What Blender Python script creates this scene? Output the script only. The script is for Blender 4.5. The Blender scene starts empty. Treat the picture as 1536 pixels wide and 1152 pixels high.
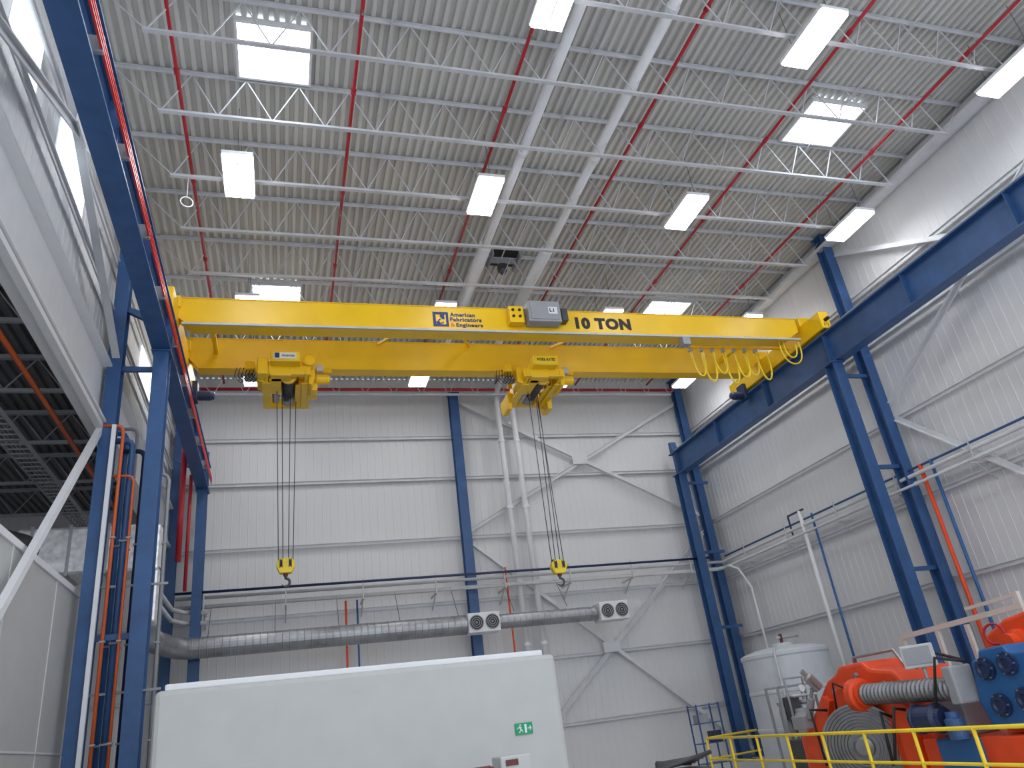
import bpy, bmesh, math, random
from mathutils import Vector, Matrix
random.seed(4)
EYE=1.8
F=-EYE
V=Vector
scene=bpy.context.scene
scene.view_settings.view_transform='Standard'
COL=scene.collection

# ------------------------------------------------------------ materials
def mat(name,col,rough=.5,metal=0.,var=.08,scale=3.,emit=0.,bump=0.,stretch=None,ecol=None):
    m=bpy.data.materials.new(name); m.use_nodes=True
    nt=m.node_tree; N=nt.nodes; L=nt.links
    b=N['Principled BSDF']
    b.inputs['Roughness'].default_value=rough
    b.inputs['Metallic'].default_value=metal
    tc=N.new('ShaderNodeTexCoord'); mp=N.new('ShaderNodeMapping')
    if stretch: mp.inputs['Scale'].default_value=stretch
    L.new(tc.outputs['Object'],mp.inputs['Vector'])
    nz=N.new('ShaderNodeTexNoise'); nz.inputs['Scale'].default_value=scale; nz.inputs['Detail'].default_value=4
    L.new(mp.outputs['Vector'],nz.inputs['Vector'])
    cr=N.new('ShaderNodeValToRGB')
    cr.color_ramp.elements[0].position=.3; cr.color_ramp.elements[1].position=.7
    cr.color_ramp.elements[0].color=tuple(c*(1-var) for c in col)+(1,)
    cr.color_ramp.elements[1].color=tuple(min(1,c*(1+var)) for c in col)+(1,)
    L.new(nz.outputs['Fac'],cr.inputs['Fac']); L.new(cr.outputs['Color'],b.inputs['Base Color'])
    if bump:
        bp=N.new('ShaderNodeBump'); bp.inputs['Strength'].default_value=bump
        L.new(nz.outputs['Fac'],bp.inputs['Height']); L.new(bp.outputs['Normal'],b.inputs['Normal'])
    if emit:
        b.inputs['Emission Color'].default_value=(ecol or col)+(1,)
        b.inputs['Emission Strength'].default_value=emit
    return m
BLUE=mat('blue_paint',(.032,.092,.235),.45,0,.15)
BLUE2=mat('bright_blue_paint',(.02,.11,.30),.4)
NAVY=mat('navy_paint',(.015,.03,.09),.4)
YEL=mat('yellow_paint',(.86,.53,.006),.38,0,.05,1.5)
YEL2=mat('yellow_paint_bright',(.85,.62,.02),.4)
WALL=mat('wall_panel_white',(.66,.665,.675),.5,0,.02,.6,stretch=(1,1,.2))
WHITE=mat('white_paint',(.74,.75,.77),.45,0,.03)
BOOTH=mat('booth_offwhite',(.47,.475,.465),.5,0,.03)
WHT2=mat('white_steel',(.62,.63,.65),.5,0,.06)
DECK=mat('roof_deck_paint',(.60,.60,.575),.55,0,.05,.5)
JOI=mat('joist_grey_paint',(.56,.57,.60),.5,0,.08)
RED=mat('red_pipe_paint',(.42,.012,.025),.4,0,.1)
REDB=mat('red_conductor',(.75,.05,.03),.4)
ORG=mat('orange_paint',(.78,.07,.012),.4,0,.08)
ORGP=mat('orange_conduit_paint',(.55,.10,.02),.5,0,.08)
GALV=mat('galvanised_steel',(.34,.35,.37),.38,.75,.18,2.5)
DISC=mat('dark_machined_steel',(.22,.22,.23),.4,.7,.15,4)
ALU=mat('foil_insulation',(.80,.80,.81),.3,.45,.25,7,bump=.6)
GREY=mat('grey_paint',(.3,.31,.33),.5)
LGREY=mat('light_grey_paint',(.5,.51,.52),.5)
DGREY=mat('dark_grey',(.06,.06,.065),.5,0,.2)
BLACK=mat('black_matte',(.012,.012,.014),.6)
STEEL=mat('machined_steel',(.42,.42,.43),.35,.8,.15)
ROPE=mat('wire_rope',(.09,.09,.10),.5,.4)
FLOORM=mat('concrete_floor',(.55,.55,.54),.5,0,.1,.8)
TANK=mat('poly_tank',(.55,.58,.61),.4,0,.05)
GREEN=mat('sign_green',(.005,.30,.13),.5)
BEIGE=mat('beige_paint',(.60,.58,.53),.5)
LOGOB=mat('logo_blue',(.01,.03,.16),.5)
LOGOO=mat('logo_orange',(.75,.16,.02),.5)
LAMP=mat('fluorescent_tube',(1,1,1),.5,emit=21,ecol=(.98,.98,1))
SKY=mat('skylight_acrylic',(1,1,1),.5,emit=10,ecol=(.80,.90,1))
WIN=mat('window_translucent',(.9,.95,1),.5,emit=1.8,ecol=(.80,.90,1))
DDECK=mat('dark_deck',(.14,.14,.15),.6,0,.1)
MAROON=mat('maroon_paint',(.12,.02,.02),.5)

# ------------------------------------------------------------ mesh builder
class M:
    def __init__(s): s.v=[]; s.f=[]; s.s=[]
    def add(s,vs,fs,smooth=False):
        o=len(s.v); s.v+= [V(p) for p in vs]
        for f in fs: s.f.append([i+o for i in f]); s.s.append(smooth)
        return s
    def box(s,x0,x1,y0,y1,z0,z1):
        return s.add([(x,y,z) for z in(z0,z1) for y in(y0,y1) for x in(x0,x1)],
            [(0,2,3,1),(4,5,7,6),(0,1,5,4),(1,3,7,5),(3,2,6,7),(2,0,4,6)])
    def bar(s,p,q,w,h,up=(0,0,1),ou=0,ov=0):
        p=V(p);q=V(q);d=(q-p).normalized();up=V(up)
        if abs(d.dot(up.normalized()))>.99: up=V((0,1,0)) if abs(d.y)<.9 else V((1,0,0))
        sd=d.cross(up).normalized();u=sd.cross(d).normalized()
        vs=[]
        for c in(p,q):
            for a,b in((-1,-1),(1,-1),(1,1),(-1,1)):
                vs.append(c+sd*(a*w/2+ov)+u*(b*h/2+ou))
        return s.add(vs,[(3,2,1,0),(4,5,6,7),(0,1,5,4),(1,2,6,5),(2,3,7,6),(3,0,4,7)])
    def profile(s,p,q,pr,up):
        p=V(p);q=V(q);d=(q-p).normalized();up=V(up)
        sd=d.cross(up).normalized();u=sd.cross(d).normalized();n=len(pr)
        return s.add([c+sd*a+u*b for c in(p,q) for a,b in pr],[list(range(n))[::-1],[n+i for i in range(n)]]+[(i,(i+1)%n,n+(i+1)%n,n+i) for i in range(n)])
    def ibeam(s,p,q,w,h,tf=.03,tw=.02,up=(0,0,1)):
        return s.profile(p,q,[(-w/2,-h/2),(w/2,-h/2),(w/2,-h/2+tf),(tw/2,-h/2+tf),(tw/2,h/2-tf),(w/2,h/2-tf),(w/2,h/2),(-w/2,h/2),(-w/2,h/2-tf),(-tw/2,h/2-tf),(-tw/2,-h/2+tf),(-w/2,-h/2+tf)],up)
    def angle(s,p,q,w,t=.01,up=(0,0,1),flip=1):
        return s.profile(p,q,[(-w/2,0),(w/2,0),(w/2,t),(t/2,t),(t/2,w),(-t/2,w),(-t/2,t),(-w/2,t)],V(up)*flip)
    def tube(s,pts,r,n=10,caps=True):
        pts=[V(p) for p in pts]; rs=r if isinstance(r,(list,tuple)) else [r]*len(pts)
        o=len(s.v); prev=None
        for i,p in enumerate(pts):
            if i==0:d=pts[1]-p
            elif i==len(pts)-1:d=p-pts[i-1]
            else:d=(p-pts[i-1]).normalized()+(pts[i+1]-p).normalized()
            d.normalize()
            if prev is None:
                a=V((0,0,1)) if abs(d.z)<.9 else V((1,0,0))
                u=d.cross(a).normalized()
            else:
                u=(prev-d*prev.dot(d)).normalized()
            prev=u; w=d.cross(u)
            for j in range(n):
                t=2*math.pi*j/n
                s.v.append(p+(u*math.cos(t)+w*math.sin(t))*rs[i])
        for i in range(len(pts)-1):
            for j in range(n):
                a=o+i*n+j;b=o+i*n+(j+1)%n
                s.f.append([a,b,b+n,a+n]); s.s.append(True)
        if caps:
            s.f.append([o+j for j in range(n)][::-1]); s.s.append(False)
            e=o+(len(pts)-1)*n
            s.f.append([e+j for j in range(n)]); s.s.append(False)
        return s
    def lathe(s,c,axis,prof,n=32):
        c=V(c);d=V(axis).normalized()
        a=V((0,0,1)) if abs(d.z)<.9 else V((1,0,0))
        u=d.cross(a).normalized();w=d.cross(u);o=len(s.v)
        for h,r in prof:
            for j in range(n):
                t=2*math.pi*j/n
                s.v.append(c+d*h+(u*math.cos(t)+w*math.sin(t))*max(r,.0005))
        for i in range(len(prof)-1):
            for j in range(n):
                a=o+i*n+j;b=o+i*n+(j+1)%n
                s.f.append([a,b,b+n,a+n]); s.s.append(False)
        s.f.append([o+j for j in range(n)][::-1]); s.s.append(False)
        e=o+(len(prof)-1)*n
        s.f.append([e+j for j in range(n)]); s.s.append(False)
        return s
    def extr(s,poly,axis,a0,a1):
        def P(p,a):
            if axis=='x':return (a,p[0],p[1])
            if axis=='y':return (p[0],a,p[1])
            return (p[0],p[1],a)
        n=len(poly)
        s.add([P(p,a0) for p in poly]+[P(p,a1) for p in poly],
          [list(range(n))[::-1],[n+i for i in range(n)]]+[(i,(i+1)%n,n+(i+1)%n,n+i) for i in range(n)])
        return s
    def torus(s,c,axis,R,r,n=24,m=8,a0=0,a1=2*math.pi):
        c=V(c);d=V(axis).normalized()
        a=V((0,0,1)) if abs(d.z)<.9 else V((1,0,0))
        u=d.cross(a).normalized();w=d.cross(u)
        full=abs(a1-a0-2*math.pi)<1e-3
        pts=[c+(u*math.cos(a0+(a1-a0)*i/n)+w*math.sin(a0+(a1-a0)*i/n))*R for i in range(n+1)]
        return s.tube(pts,r,m,not full)

WO={}
def mk(name,m,material,parent=None,bevel=0,origin=None):
    me=bpy.data.meshes.new(name)
    xs=[p.x for p in m.v];ys=[p.y for p in m.v];zs=[p.z for p in m.v]
    o=V(origin) if origin else V(((min(xs)+max(xs))/2,(min(ys)+max(ys))/2,min(zs)))
    me.from_pydata([tuple(p-o) for p in m.v],[],m.f)
    for p,sm in zip(me.polygons,m.s): p.use_smooth=sm
    me.update()
    bm=bmesh.new(); bm.from_mesh(me); bmesh.ops.recalc_face_normals(bm,faces=bm.faces); bm.to_mesh(me); bm.free()
    me.materials.append(material)
    ob=bpy.data.objects.new(name,me); COL.objects.link(ob)
    WO[ob.name]=o
    if parent:
        ob.parent=parent; ob.location=o-WO[parent.name]
    else: ob.location=o
    if bevel:
        b=ob.modifiers.new('bevel','BEVEL'); b.width=bevel; b.segments=2; b.limit_method='ANGLE'
    return ob
def tag(ob,label,cat,group=None):
    ob['label']=label; ob['category']=cat
    if group: ob['group']=group
    return ob
def thing(name,m,material,label,cat,group=None,bevel=0):
    return tag(mk(name,m,material,None,bevel),label,cat,group)
def empty(name,loc,label,cat,group=None):
    ob=bpy.data.objects.new(name,None); COL.objects.link(ob); ob.location=loc; ob.empty_display_size=.2
    WO[ob.name]=V(loc); return tag(ob,label,cat,group)
def part(parent,name,m,material,label=None,bevel=0):
    ob=mk(name,m,material,parent,bevel)
    if label: ob['label']=label
    return ob
def struct(name,m,material):
    ob=mk(name,m,material); ob['kind']='structure'; return ob
def dup(ob,d,parent=None):
    n=ob.copy(); COL.objects.link(n)
    if parent: n.parent=parent
    else: n.location=ob.location+V(d)
    WO[n.name]=WO[ob.name]+V(d)
    for c in ob.children: dup(c,d,n)
    return n
def text_mesh(txt,width,height,origin,xdir,updir,bold=0.0,thick=.004):
    cu=bpy.data.curves.new('t','FONT'); cu.body=txt; cu.size=1; cu.offset=bold; cu.extrude=.001
    cu.resolution_u=3
    if bold>.03: cu.space_character=1.10
    ob=bpy.data.objects.new('t',cu); COL.objects.link(ob)
    bpy.context.view_layer.update()
    me=bpy.data.meshes.new_from_object(ob.evaluated_get(bpy.context.evaluated_depsgraph_get()))
    xs=[v.co.x for v in me.vertices];ys=[v.co.y for v in me.vertices]
    x0,x1,y0,y1=min(xs),max(xs),min(ys),max(ys)
    X=V(xdir).normalized();U=V(updir).normalized();Nn=X.cross(U)
    m=M()
    vs=[V(origin)+X*((v.co.x-x0)/(x1-x0)*width)+U*((v.co.y-y0)/(y1-y0)*height)+Nn*(thick if v.co.z>0 else 0) for v in me.vertices]
    m.add(vs,[list(p.vertices) for p in me.polygons])
    bpy.data.objects.remove(ob); bpy.data.meshes.remove(me)
    return m

# ------------------------------------------------------------ shell
XL,XR,YB,YF=-3.5,15.75,25.0,-3.0
YRF=1.0
ZR=12.23; JB=11.13
def corr(s0,s1,pitch,prof,place):
    pts=[];s=s0
    while s<s1:
        for f,d in prof:
            t=s+f*pitch
            if t<=s1: pts.append((t,d))
        s+=pitch
    pts.append((s1,prof[0][1]))
    m=M(); vs=[];fs=[]
    for t,d in pts: vs+=[place(t,d,0),place(t,d,1)]
    for i in range(len(pts)-1): fs.append((2*i,2*i+2,2*i+3,2*i+1))
    m.add(vs,fs); return m
deckprof=[(0,0),(.40,0),(.50,.08),(.90,.08)]
wallprof=[(0,0),(.86,0),(.89,.006),(.97,.006)]
struct('ceiling',corr(XL-.1,XR+.1,.19,deckprof,lambda t,d,e:(t,YRF if e==0 else YB+.1,ZR+d)),DECK)
struct('wall_back',corr(-13,XR+.05,.26,wallprof,lambda t,d,e:(t,YB-d,F if e==0 else ZR+.05)),WALL)
struct('wall_right',corr(YF,YB,.26,wallprof,lambda t,d,e:(XR-d,t,F if e==0 else ZR+.05)),WALL)
struct('wall_left',corr(YF,YB,.26,wallprof,lambda t,d,e:(XL+d,t,6.3 if e==0 else ZR+.05)),WALL)
struct('floor',M().box(-13,XR+.1,YF-3,YB+.1,F-.1,F),FLOORM)
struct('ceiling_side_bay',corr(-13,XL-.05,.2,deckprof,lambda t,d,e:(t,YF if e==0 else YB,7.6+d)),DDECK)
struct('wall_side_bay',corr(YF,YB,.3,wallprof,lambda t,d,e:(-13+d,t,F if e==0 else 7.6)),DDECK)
n=1
def trim(m,material):
    global n
    ob=struct('trim_%d'%n,m,material); n+=1; return ob
for z in (9.95,8.39,6.24,4.1,2.05,0):
    xa=-12.9 if z<7 else XL+.1
    trim(M().angle((xa,YB-.13,z),(XR-.05,YB-.13,z),.11,.02,flip=-1),WHT2)
    trim(M().angle((XR-.13,YF,z),(XR-.13,YB-.1,z),.11,.02,flip=-1),WHT2)
for z in (11.2,10.0,8.8):
    trim(M().angle((XL+.13,YF,z),(XL+.13,YB,z),.11,.02,flip=-1),WHT2)
trim(M().box(XR-.3,XR-.03,YRF,YB,ZR-.4,ZR-.1),WHT2)
trim(M().box(XR-.6,XR-.32,YRF,YB,ZR-.55,ZR-.45),WHT2)
trim(M().box(XL+.03,XL+.25,YRF,YB,ZR-.35,ZR-.1),WHT2)
trim(M().ibeam((XL+.05,YF,6.9),(XL+.05,YB,6.9),.4,1.25,.05,.05),WHITE)
k=1
for y0,y1 in ((8.2,9.3),(10.6,12.2),(18.6,20.8)):
    struct('window_%d'%k,M().box(XL+.03,XL+.05,y0,y1,9.1,10.1),WIN); k+=1
for (x,x1,y) in ((-.84,.45,10.08),(-.84,.45,18.74),(11.61,13.04,10.08),(11.61,13.04,18.74)):
    y1=y+1.25
    struct('window_%d'%k,M().box(x,x1,y,y1,ZR-.05,ZR-.03),SKY); k+=1
    for a in((x-.05,x,y-.05,y1+.05),(x1,x1+.05,y-.05,y1+.05),(x,x1,y-.05,y),(x,x1,y1,y1+.05)): trim(M().box(*a,ZR-.1,ZR+.02),WHITE)

# ------------------------------------------------------------ roof joists
JX0,JX1=-2.2,14.6
y=2.54
e=empty('roof_joist',(6.2,y,JB),'light grey open-web steel joist under the roof deck','joist','roof joists')
part(e,'top_chord',M().angle((XL+.1,y,ZR-.02),(XR-.1,y,ZR-.02),.09,.02,flip=-1),JOI)
part(e,'bottom_chord',M().angle((JX0-.05,y,JB),(JX1+.05,y,JB),.08,.02),JOI)
m=M(); N=17; st=(JX1-JX0)/N; pts=[(-3.1,y,ZR-.08)]
for i in range(N): pts+=[(JX0+i*st,y,JB+.03),(JX0+(i+.5)*st,y,ZR-.08)]
pts+=[(JX1,y,JB+.03),(15.4,y,ZR-.08)]
for a,b in zip(pts[:-1],pts[1:]): m.bar(a,b,.02,.02,up=(0,1,0))
part(e,'web',m,JOI)
for i in range(1,13): dup(e,(0,1.78*i,0))
br=thing('joist_bridging',M().bar((1.9,YRF,ZR-.12),(1.9,24.8,ZR-.12),.03,.03),JOI,'thin grey steel bridging angle tied across the roof joists','brace','joist bridging')
for x in (5.9,9.2,12.4): dup(br,(x-1.9,0,0))

# sprinkler pipes
xs=(-1.91,1.30,4.41,7.56,10.79,13.84); ZS=11.73
x=xs[0]
r0=empty('sprinkler_pipe',(x,12,ZS),'long red painted sprinkler pipe hung beneath the roof deck','pipe','red sprinkler pipes')
part(r0,'pipe',M().tube([(x,YRF,ZS),(x,24.2,ZS)],.036,10),RED)
for k2 in range(8):
    part(r0,'coupling',M().lathe((x,2+k2*3.0,ZS),(0,1,0),[(-.06,.053),(.06,.053)],10),RED)
    part(r0,'sprinkler_head',M().lathe((x,3.5+k2*2.8,ZS-.15),(0,0,1),[(0,.03),(.01,.03),(.012,.012),(.12,.012)],8),STEEL)
for xx in xs[1:]: dup(r0,(xx-x,0,0))
thing('sprinkler_main_pipe',M().tube([(-3.0,24.2,11.5),(15.0,24.2,11.5)],.055,10),RED,'horizontal red sprinkler main running along the end wall','pipe')

# light fixtures
ZL=10.83
f0=None
for yy in (2.6,7.67,12.76,17.95,21.97):  # nearest row is out of view, added only to light the hall
    for xx in (-.89,4.32,9.41,14.26):
        if f0 is None:
            f0=(xx,yy)
            e=empty('high_bay_light',(xx,yy,ZL),'rectangular white fluorescent high-bay light hung from the roof joists','light','high-bay lights')
            m=M(); m.box(xx-.3,xx+.3,yy-.64,yy+.64,ZL+.1,ZL+.14)
            m.box(xx-.3,xx-.285,yy-.64,yy+.64,ZL+.06,ZL+.1);m.box(xx+.285,xx+.3,yy-.64,yy+.64,ZL+.06,ZL+.1)
            m.box(xx-.3,xx+.3,yy-.64,yy-.625,ZL+.06,ZL+.1);m.box(xx-.3,xx+.3,yy+.625,yy+.64,ZL+.06,ZL+.1)
            m.box(xx-.012,xx+.012,yy-.62,yy+.62,ZL-.005,ZL+.1)
            part(e,'housing',m,WHITE)
            for s in(-1,1):
                part(e,'lamp_panel',M().box(xx+s*.148-.13,xx+s*.148+.13,yy-.61,yy+.61,ZL,ZL+.07),LAMP)
            part(e,'ballast_box',M().box(xx-.1,xx+.1,yy-.45,yy+.45,ZL+.14,ZL+.2),WHITE)
            for s in(-1,1): part(e,'hanger_wire',M().tube([(xx,yy+s*.5,ZL+.14),(xx,yy+s*.5,ZR)],.006,5),ROPE)
            src=e
        else: dup(src,(xx-f0[0],yy-f0[1],0))

# ------------------------------------------------------------ columns
def column(name,x,y,z1,w,d,label,group):
    e=empty(name,(x,y,F),label,'column',group)
    part(e,'shaft',M().ibeam((x,y,F),(x,y,z1),w,d,.03,.02,up=(0,1,0)),BLUE)
    part(e,'base_plate',M().box(x-w*.75,x+w*.75,y-d*.75,y+d*.75,F,F+.04),BLUE)
    part(e,'cap_plate',M().box(x-w*.65,x+w*.65,y-d*.65,y+d*.65,z1-.03,z1),BLUE)
    return e
LR,RR=-2.38,14.35
YC=14.87
for x in(LR,RR-.1):
    for y in(YC,23.9):
        column('crane_column',x,y,7.86,.28 if x<0 else .32,.36,'blue painted wide-flange steel column carrying the crane runway','crane runway columns')
for x in(-3.22,15.32):
    for y in(YC,24.6):
        column('building_column',x,y,12.1,.26 if x<0 else .3,.32,'blue wide-flange building column standing against the side wall','building columns')
column('building_column',6.0,24.6,11.5,.32,.32,'blue wide-flange building column standing against the white end wall','building columns')
for y in(YC,23.9):
    for z in(7.5,4.9,2.3):
        thing('column_tie',M().bar((RR-.1,y,z),(15.32,y,z),.08,.1),BLUE,'short blue steel strut tying the crane column to the building column','brace','column ties')
for z in(7.5,2.3): thing('column_tie',M().bar((LR,YC,z),(-3.22,YC,z),.08,.1),BLUE,'short blue steel strut tying the crane column to the building column','brace','column ties')

# runway beams
ZT=8.78; ZBm=7.88
for x,inn in((LR,1),(RR,-1)):
    e=empty('crane_runway',(x,9,ZBm),'long blue painted steel runway beam with crane rail on top','beam','crane runways')
    part(e,'beam',M().ibeam((x,YF,(ZT+ZBm)/2),(x,24.3,(ZT+ZBm)/2),.36,ZT-ZBm,.04,.03),BLUE)
    for i in range(7):
        y=5.87+i*3.0
        part(e,'stiffener',M().box(x-.17,x+.17,y-.01,y+.01,ZBm+.03,ZT-.03),BLUE)
    part(e,'rail',M().ibeam((x,YF,ZT+.05),(x,24.1,ZT+.05),.1,.1,.03,.03),STEEL)
    part(e,'end_stop',M().extr([(24.0,ZT),(24.25,ZT),(24.25,ZT+.45),(24.1,ZT+.45)],'x',x-.12,x+.12),BLUE)
    if inn==1:
        for z in(8.2,8.28,8.36): part(e,'conductor_bar',M().bar((x+.22,YF,z),(x+.22,24.2,z),.03,.035),REDB,'red insulated conductor bar')
        for i in range(14): part(e,'conductor_bracket',M().box(x+.02,x+.23,-2+i*1.9-.03,-2+i*1.9+.03,8.15,8.42),GREY)
for x0,x1 in((LR,-3.22),(RR,15.32)):
    for y in(YC,24):
        thing('runway_tie_back',M().extr([(x0,ZT-.1),(x1,ZT+.2),(x1,ZT+.1),(x0,ZT-.35)],'y',y-.05,y+.05),BLUE,'blue steel bracket tying the runway beam back to the column','brace','runway tie backs')

# ------------------------------------------------------------ wall bracing
def xbrace(p00,p01,p10,p11,nrm,label):
    c=(V(p00)+V(p11)+V(p10)+V(p01))/4
    e=empty('cross_brace',tuple(c),label,'brace','wall cross braces')
    for a,b in((p00,p11),(p10,p01)):
        up=V(nrm).cross(V(b)-V(a))
        m=M(); m.angle(a,b,.14,.03,up=up)
        part(e,'brace_member',m,WHT2)
    q=c+V(nrm)*.09; s=V(nrm).cross(V((0,0,1)))
    part(e,'gusset_plate',M().bar(q-s*.3,q+s*.3,.03,.34,up=(0,0,1)),WHT2)
    return e
yb=YB-.25
xbrace((6.15,yb,11.2),(6.15,yb,6.45),(15.15,yb,11.2),(15.15,yb,6.45),(0,-1,0),'white steel cross brace with centre plate on the end wall')
xbrace((6.15,yb,5.9),(6.15,yb,-1.65),(15.15,yb,5.9),(15.15,yb,-1.65),(0,-1,0),'white steel cross brace with centre plate on the end wall')
xr=XR-.25
xbrace((xr,15.0,11.5),(xr,15.0,6.5),(xr,5.87,11.5),(xr,5.87,6.5),(-1,0,0),'white steel cross brace on the white side wall')
xbrace((xr,15.0,6.35),(xr,15.0,-1.7),(xr,5.87,6.35),(xr,5.87,-1.7),(-1,0,0),'white steel cross brace on the white side wall')
xl=XL+.3
xbrace((xl,14.87,11.6),(xl,14.87,7.6),(xl,5.87,11.6),(xl,5.87,7.6),(1,0,0),'white steel cross brace on the high side wall')
thing('knee_brace',M().bar((-3.35,14.9,6.3),(-3.35,8.6,-.2),.10,.12),WHITE,'long white diagonal steel brace running down from the column','brace','opening braces')
thing('strut',M().bar((-3.35,14.8,6.2),(-3.35,YF,6.2),.12,.1),WHITE,'horizontal white steel strut at the head of the opening','brace')

# ------------------------------------------------------------ side bay beyond opening
for i in range(8):
    y=4+i*2.6
    m=M(); m.bar((-12.9,y,7.5),(-3.7,y,7.5),.1,.08); m.bar((-12.9,y,6.8),(-3.9,y,6.8),.07,.07)
    for k2 in range(9):
        a=-12.7+k2*.97; m.tube([(a,y,6.82),(a+.48,y,7.48),(a+.97,y,6.82)],.02,5)
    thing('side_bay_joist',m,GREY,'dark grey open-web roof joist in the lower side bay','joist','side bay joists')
thing('orange_conduit',M().tube([(-4.1,3,6.35),(-4.1,24,6.35)],.045,8),ORGP,'orange conduit running under the side bay roof','pipe')
xt,wt=-4.9,.2
m=M()
for o in(-wt,wt): m.bar((xt+o,3,6.1),(xt+o,24,6.1),.02,.1)
for i in range(84): m.bar((xt-wt,3+i*.25,6.07),(xt+wt,3+i*.25,6.07),.04,.02)
for j in range(3): m.tube([(xt-wt+.1+j*.07,3,6.12),(xt-wt+.1+j*.07,24,6.12)],.02,6)
thing('cable_tray',m,GREY,'grey ladder-type cable tray carrying cables below the side bay roof','cable tray','cable trays')
thing('exhaust_duct',M().tube([(-9.5,8.9,3.9),(-7.2,12.4,4.3),(-5.8,15.8,4.5),(-5.0,17.3,4.5)],.34,16),DGREY,'dark round exhaust duct entering the insulated duct','duct')
e=empty('insulated_duct',(-4.2,17.5,3.8),'foil-faced insulated rectangular duct beside the columns','duct')
part(e,'duct_body',M().box(-5.2,-2.5,17.1,18.0,3.95,4.95),ALU,bevel=.06)
for x in(-4.9,-4.2,-3.5,-2.75): part(e,'flange',M().box(x-.03,x+.03,17.07,18.03,3.92,4.98),GALV)
part(e,'drop_duct',M().box(-3.0,-2.5,17.2,17.9,2.9,4.1),ALU,bevel=.05)

# left white enclosure
e=empty('white_partition_cabin',(-5,9,F),'tall white panelled enclosure beside the columns','enclosure')
part(e,'cabin_body',M().box(-7.0,-3.5,1.5,15.3,F,3.15),BOOTH,bevel=.03)
for y in(4,6.5,9,11.5,13.8): part(e,'panel_seam',M().box(-3.51,-3.49,y-.015,y+.015,F,3.1),WHT2)
part(e,'panel_seam',M().box(-3.51,-3.485,1.5,15.3,.55,.58),WHT2)
part(e,'top_trim',M().box(-3.56,-3.47,1.5,15.33,3.1,3.2),WHITE)

specs=[(-2.93,14.7,.032,ORGP,6.2,'orange vertical conduit beside the blue column'),
(-2.98,15.35,.05,BLUE2,6.3,'blue vertical pipe beside the blue column'),
(-2.84,15.6,.035,GREY,6.5,'grey vertical conduit beside the blue column'),
(-2.80,15.0,.06,BLUE,6.0,'wide blue vertical pipe beside the crane column'),
(-2.68,14.75,.026,ORGP,5.2,'orange vertical conduit beside the crane column'),
(-2.62,15.3,.05,NAVY,5.9,'dark vertical pipe beside the crane column'),
(-2.15,15.3,.035,GREY,5.4,'grey vertical pipe beside the crane column')]
for x,y,r,mt,z,l in specs:
    e=empty('vertical_pipe',(x,y,F),l,'pipe','service pipes')
    part(e,'pipe',M().tube([(x,y,F),(x,y,z-.12),(x-.04,y,z-.03),(x-.12,y,z),(x-.45,y,z)],r,10),mt)
    for zz in(-1,.6,2.2,4): part(e,'pipe_clamp',M().box(x-r-.012,x+r+.012,y-r-.012,y+r+.012,zz,zz+.03),GREY)
thing('steel_post',M().box(-3.12,-3.05,14.62,14.69,F,6.2),WHITE,'slim white steel post beside the blue column','post')
for z in(3.2,1.4,-.3): thing('pipe_support',M().bar((-3.1,15.0,z),(-2.0,15.0,z),.04,.04),GREY,'short grey channel holding the vertical pipes','bracket','pipe supports')
thing('red_standpipe',M().tube([(-2.75,22.2,5.3),(-2.75,22.2,8.6)],.08,10),RED,'red vertical fire standpipe near the corner','pipe','red standpipes')
thing('red_standpipe',M().tube([(-2.6,22.8,4.6),(-2.6,22.8,8.0)],.05,10),RED,'red vertical fire standpipe near the corner','pipe','red standpipes')
for z in(3.9,4.2): thing('elbow_pipe',M().tube([(-2.95,18.5,z),(-2.95,23.2,z),(-2.7,23.8,z),(-2.1,24.1,z)],.06,10),LGREY,'grey pipe turning the corner of the hall','pipe','corner pipes')

# ------------------------------------------------------------ pipe rack on walls
def rack(pts,r,mt,label):
    return thing('service_pipe',M().tube(pts,r,10),mt,label,'pipe','wall service pipes')
rack([(-3,24.2,4.66),(15.1,24.2,4.58),(15.25,24.05,4.55),(15.25,YF,4.55)],.05,LGREY,'grey service pipe running level along the walls')
rack([(-3,24.35,4.42),(15.2,24.35,4.37),(15.38,24.15,4.37),(15.38,YF,4.37)],.06,WHITE,'white service pipe running level along the walls')
rack([(-3,24.1,4.35),(14.95,24.1,4.28),(15.1,23.95,4.28),(15.1,YF,4.3)],.035,LGREY,'grey service pipe running level along the walls')
rack([(15.3,23.9,4.72),(15.3,YF,4.72)],.03,BLUE,'blue compressed air pipe running along the side wall')
rack([(-3,24.0,4.78),(14.9,24.0,4.72)],.04,NAVY,'thin dark pipe running level along the end wall')
for i in range(8):
    x=-2.2+2.3*i
    m=M().bar((x,24.95,4.24),(x,23.95,4.24),.05,.05); m.bar((x,24.9,3.85),(x,24.2,4.24),.035,.035); m.bar((x,24.0,4.24),(x,24.0,4.85),.035,.035)
    thing('pipe_bracket',m,LGREY,'small grey steel bracket holding the wall pipes','bracket','pipe brackets')
for i in range(6):
    y=22.5-2.45*i
    m=M().bar((15.7,y,4.22),(15.05,y,4.22),.03,.03); m.bar((15.65,y,3.8),(15.2,y,4.22),.025,.025); m.bar((15.2,y,4.22),(15.2,y,4.8),.025,.025)
    thing('pipe_bracket',m,LGREY,'small grey steel bracket holding the wall pipes','bracket','pipe brackets')
def drop(pts,r,mt,l): return thing('drop_pipe',M().tube(pts,r,10),mt,l,'pipe','drop pipes')
drop([(15.3,14.3,4.75),(15.3,14.3,F)],.05,ORG,'orange vertical drop pipe beside the blue column')
drop([(15.3,13.95,4.75),(15.3,13.95,F)],.04,BLUE2,'blue vertical drop pipe beside the blue column')
drop([(15.25,19.2,5.0),(15.25,19.2,F)],.06,WHITE,'white vertical pole beside the white tank')
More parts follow.
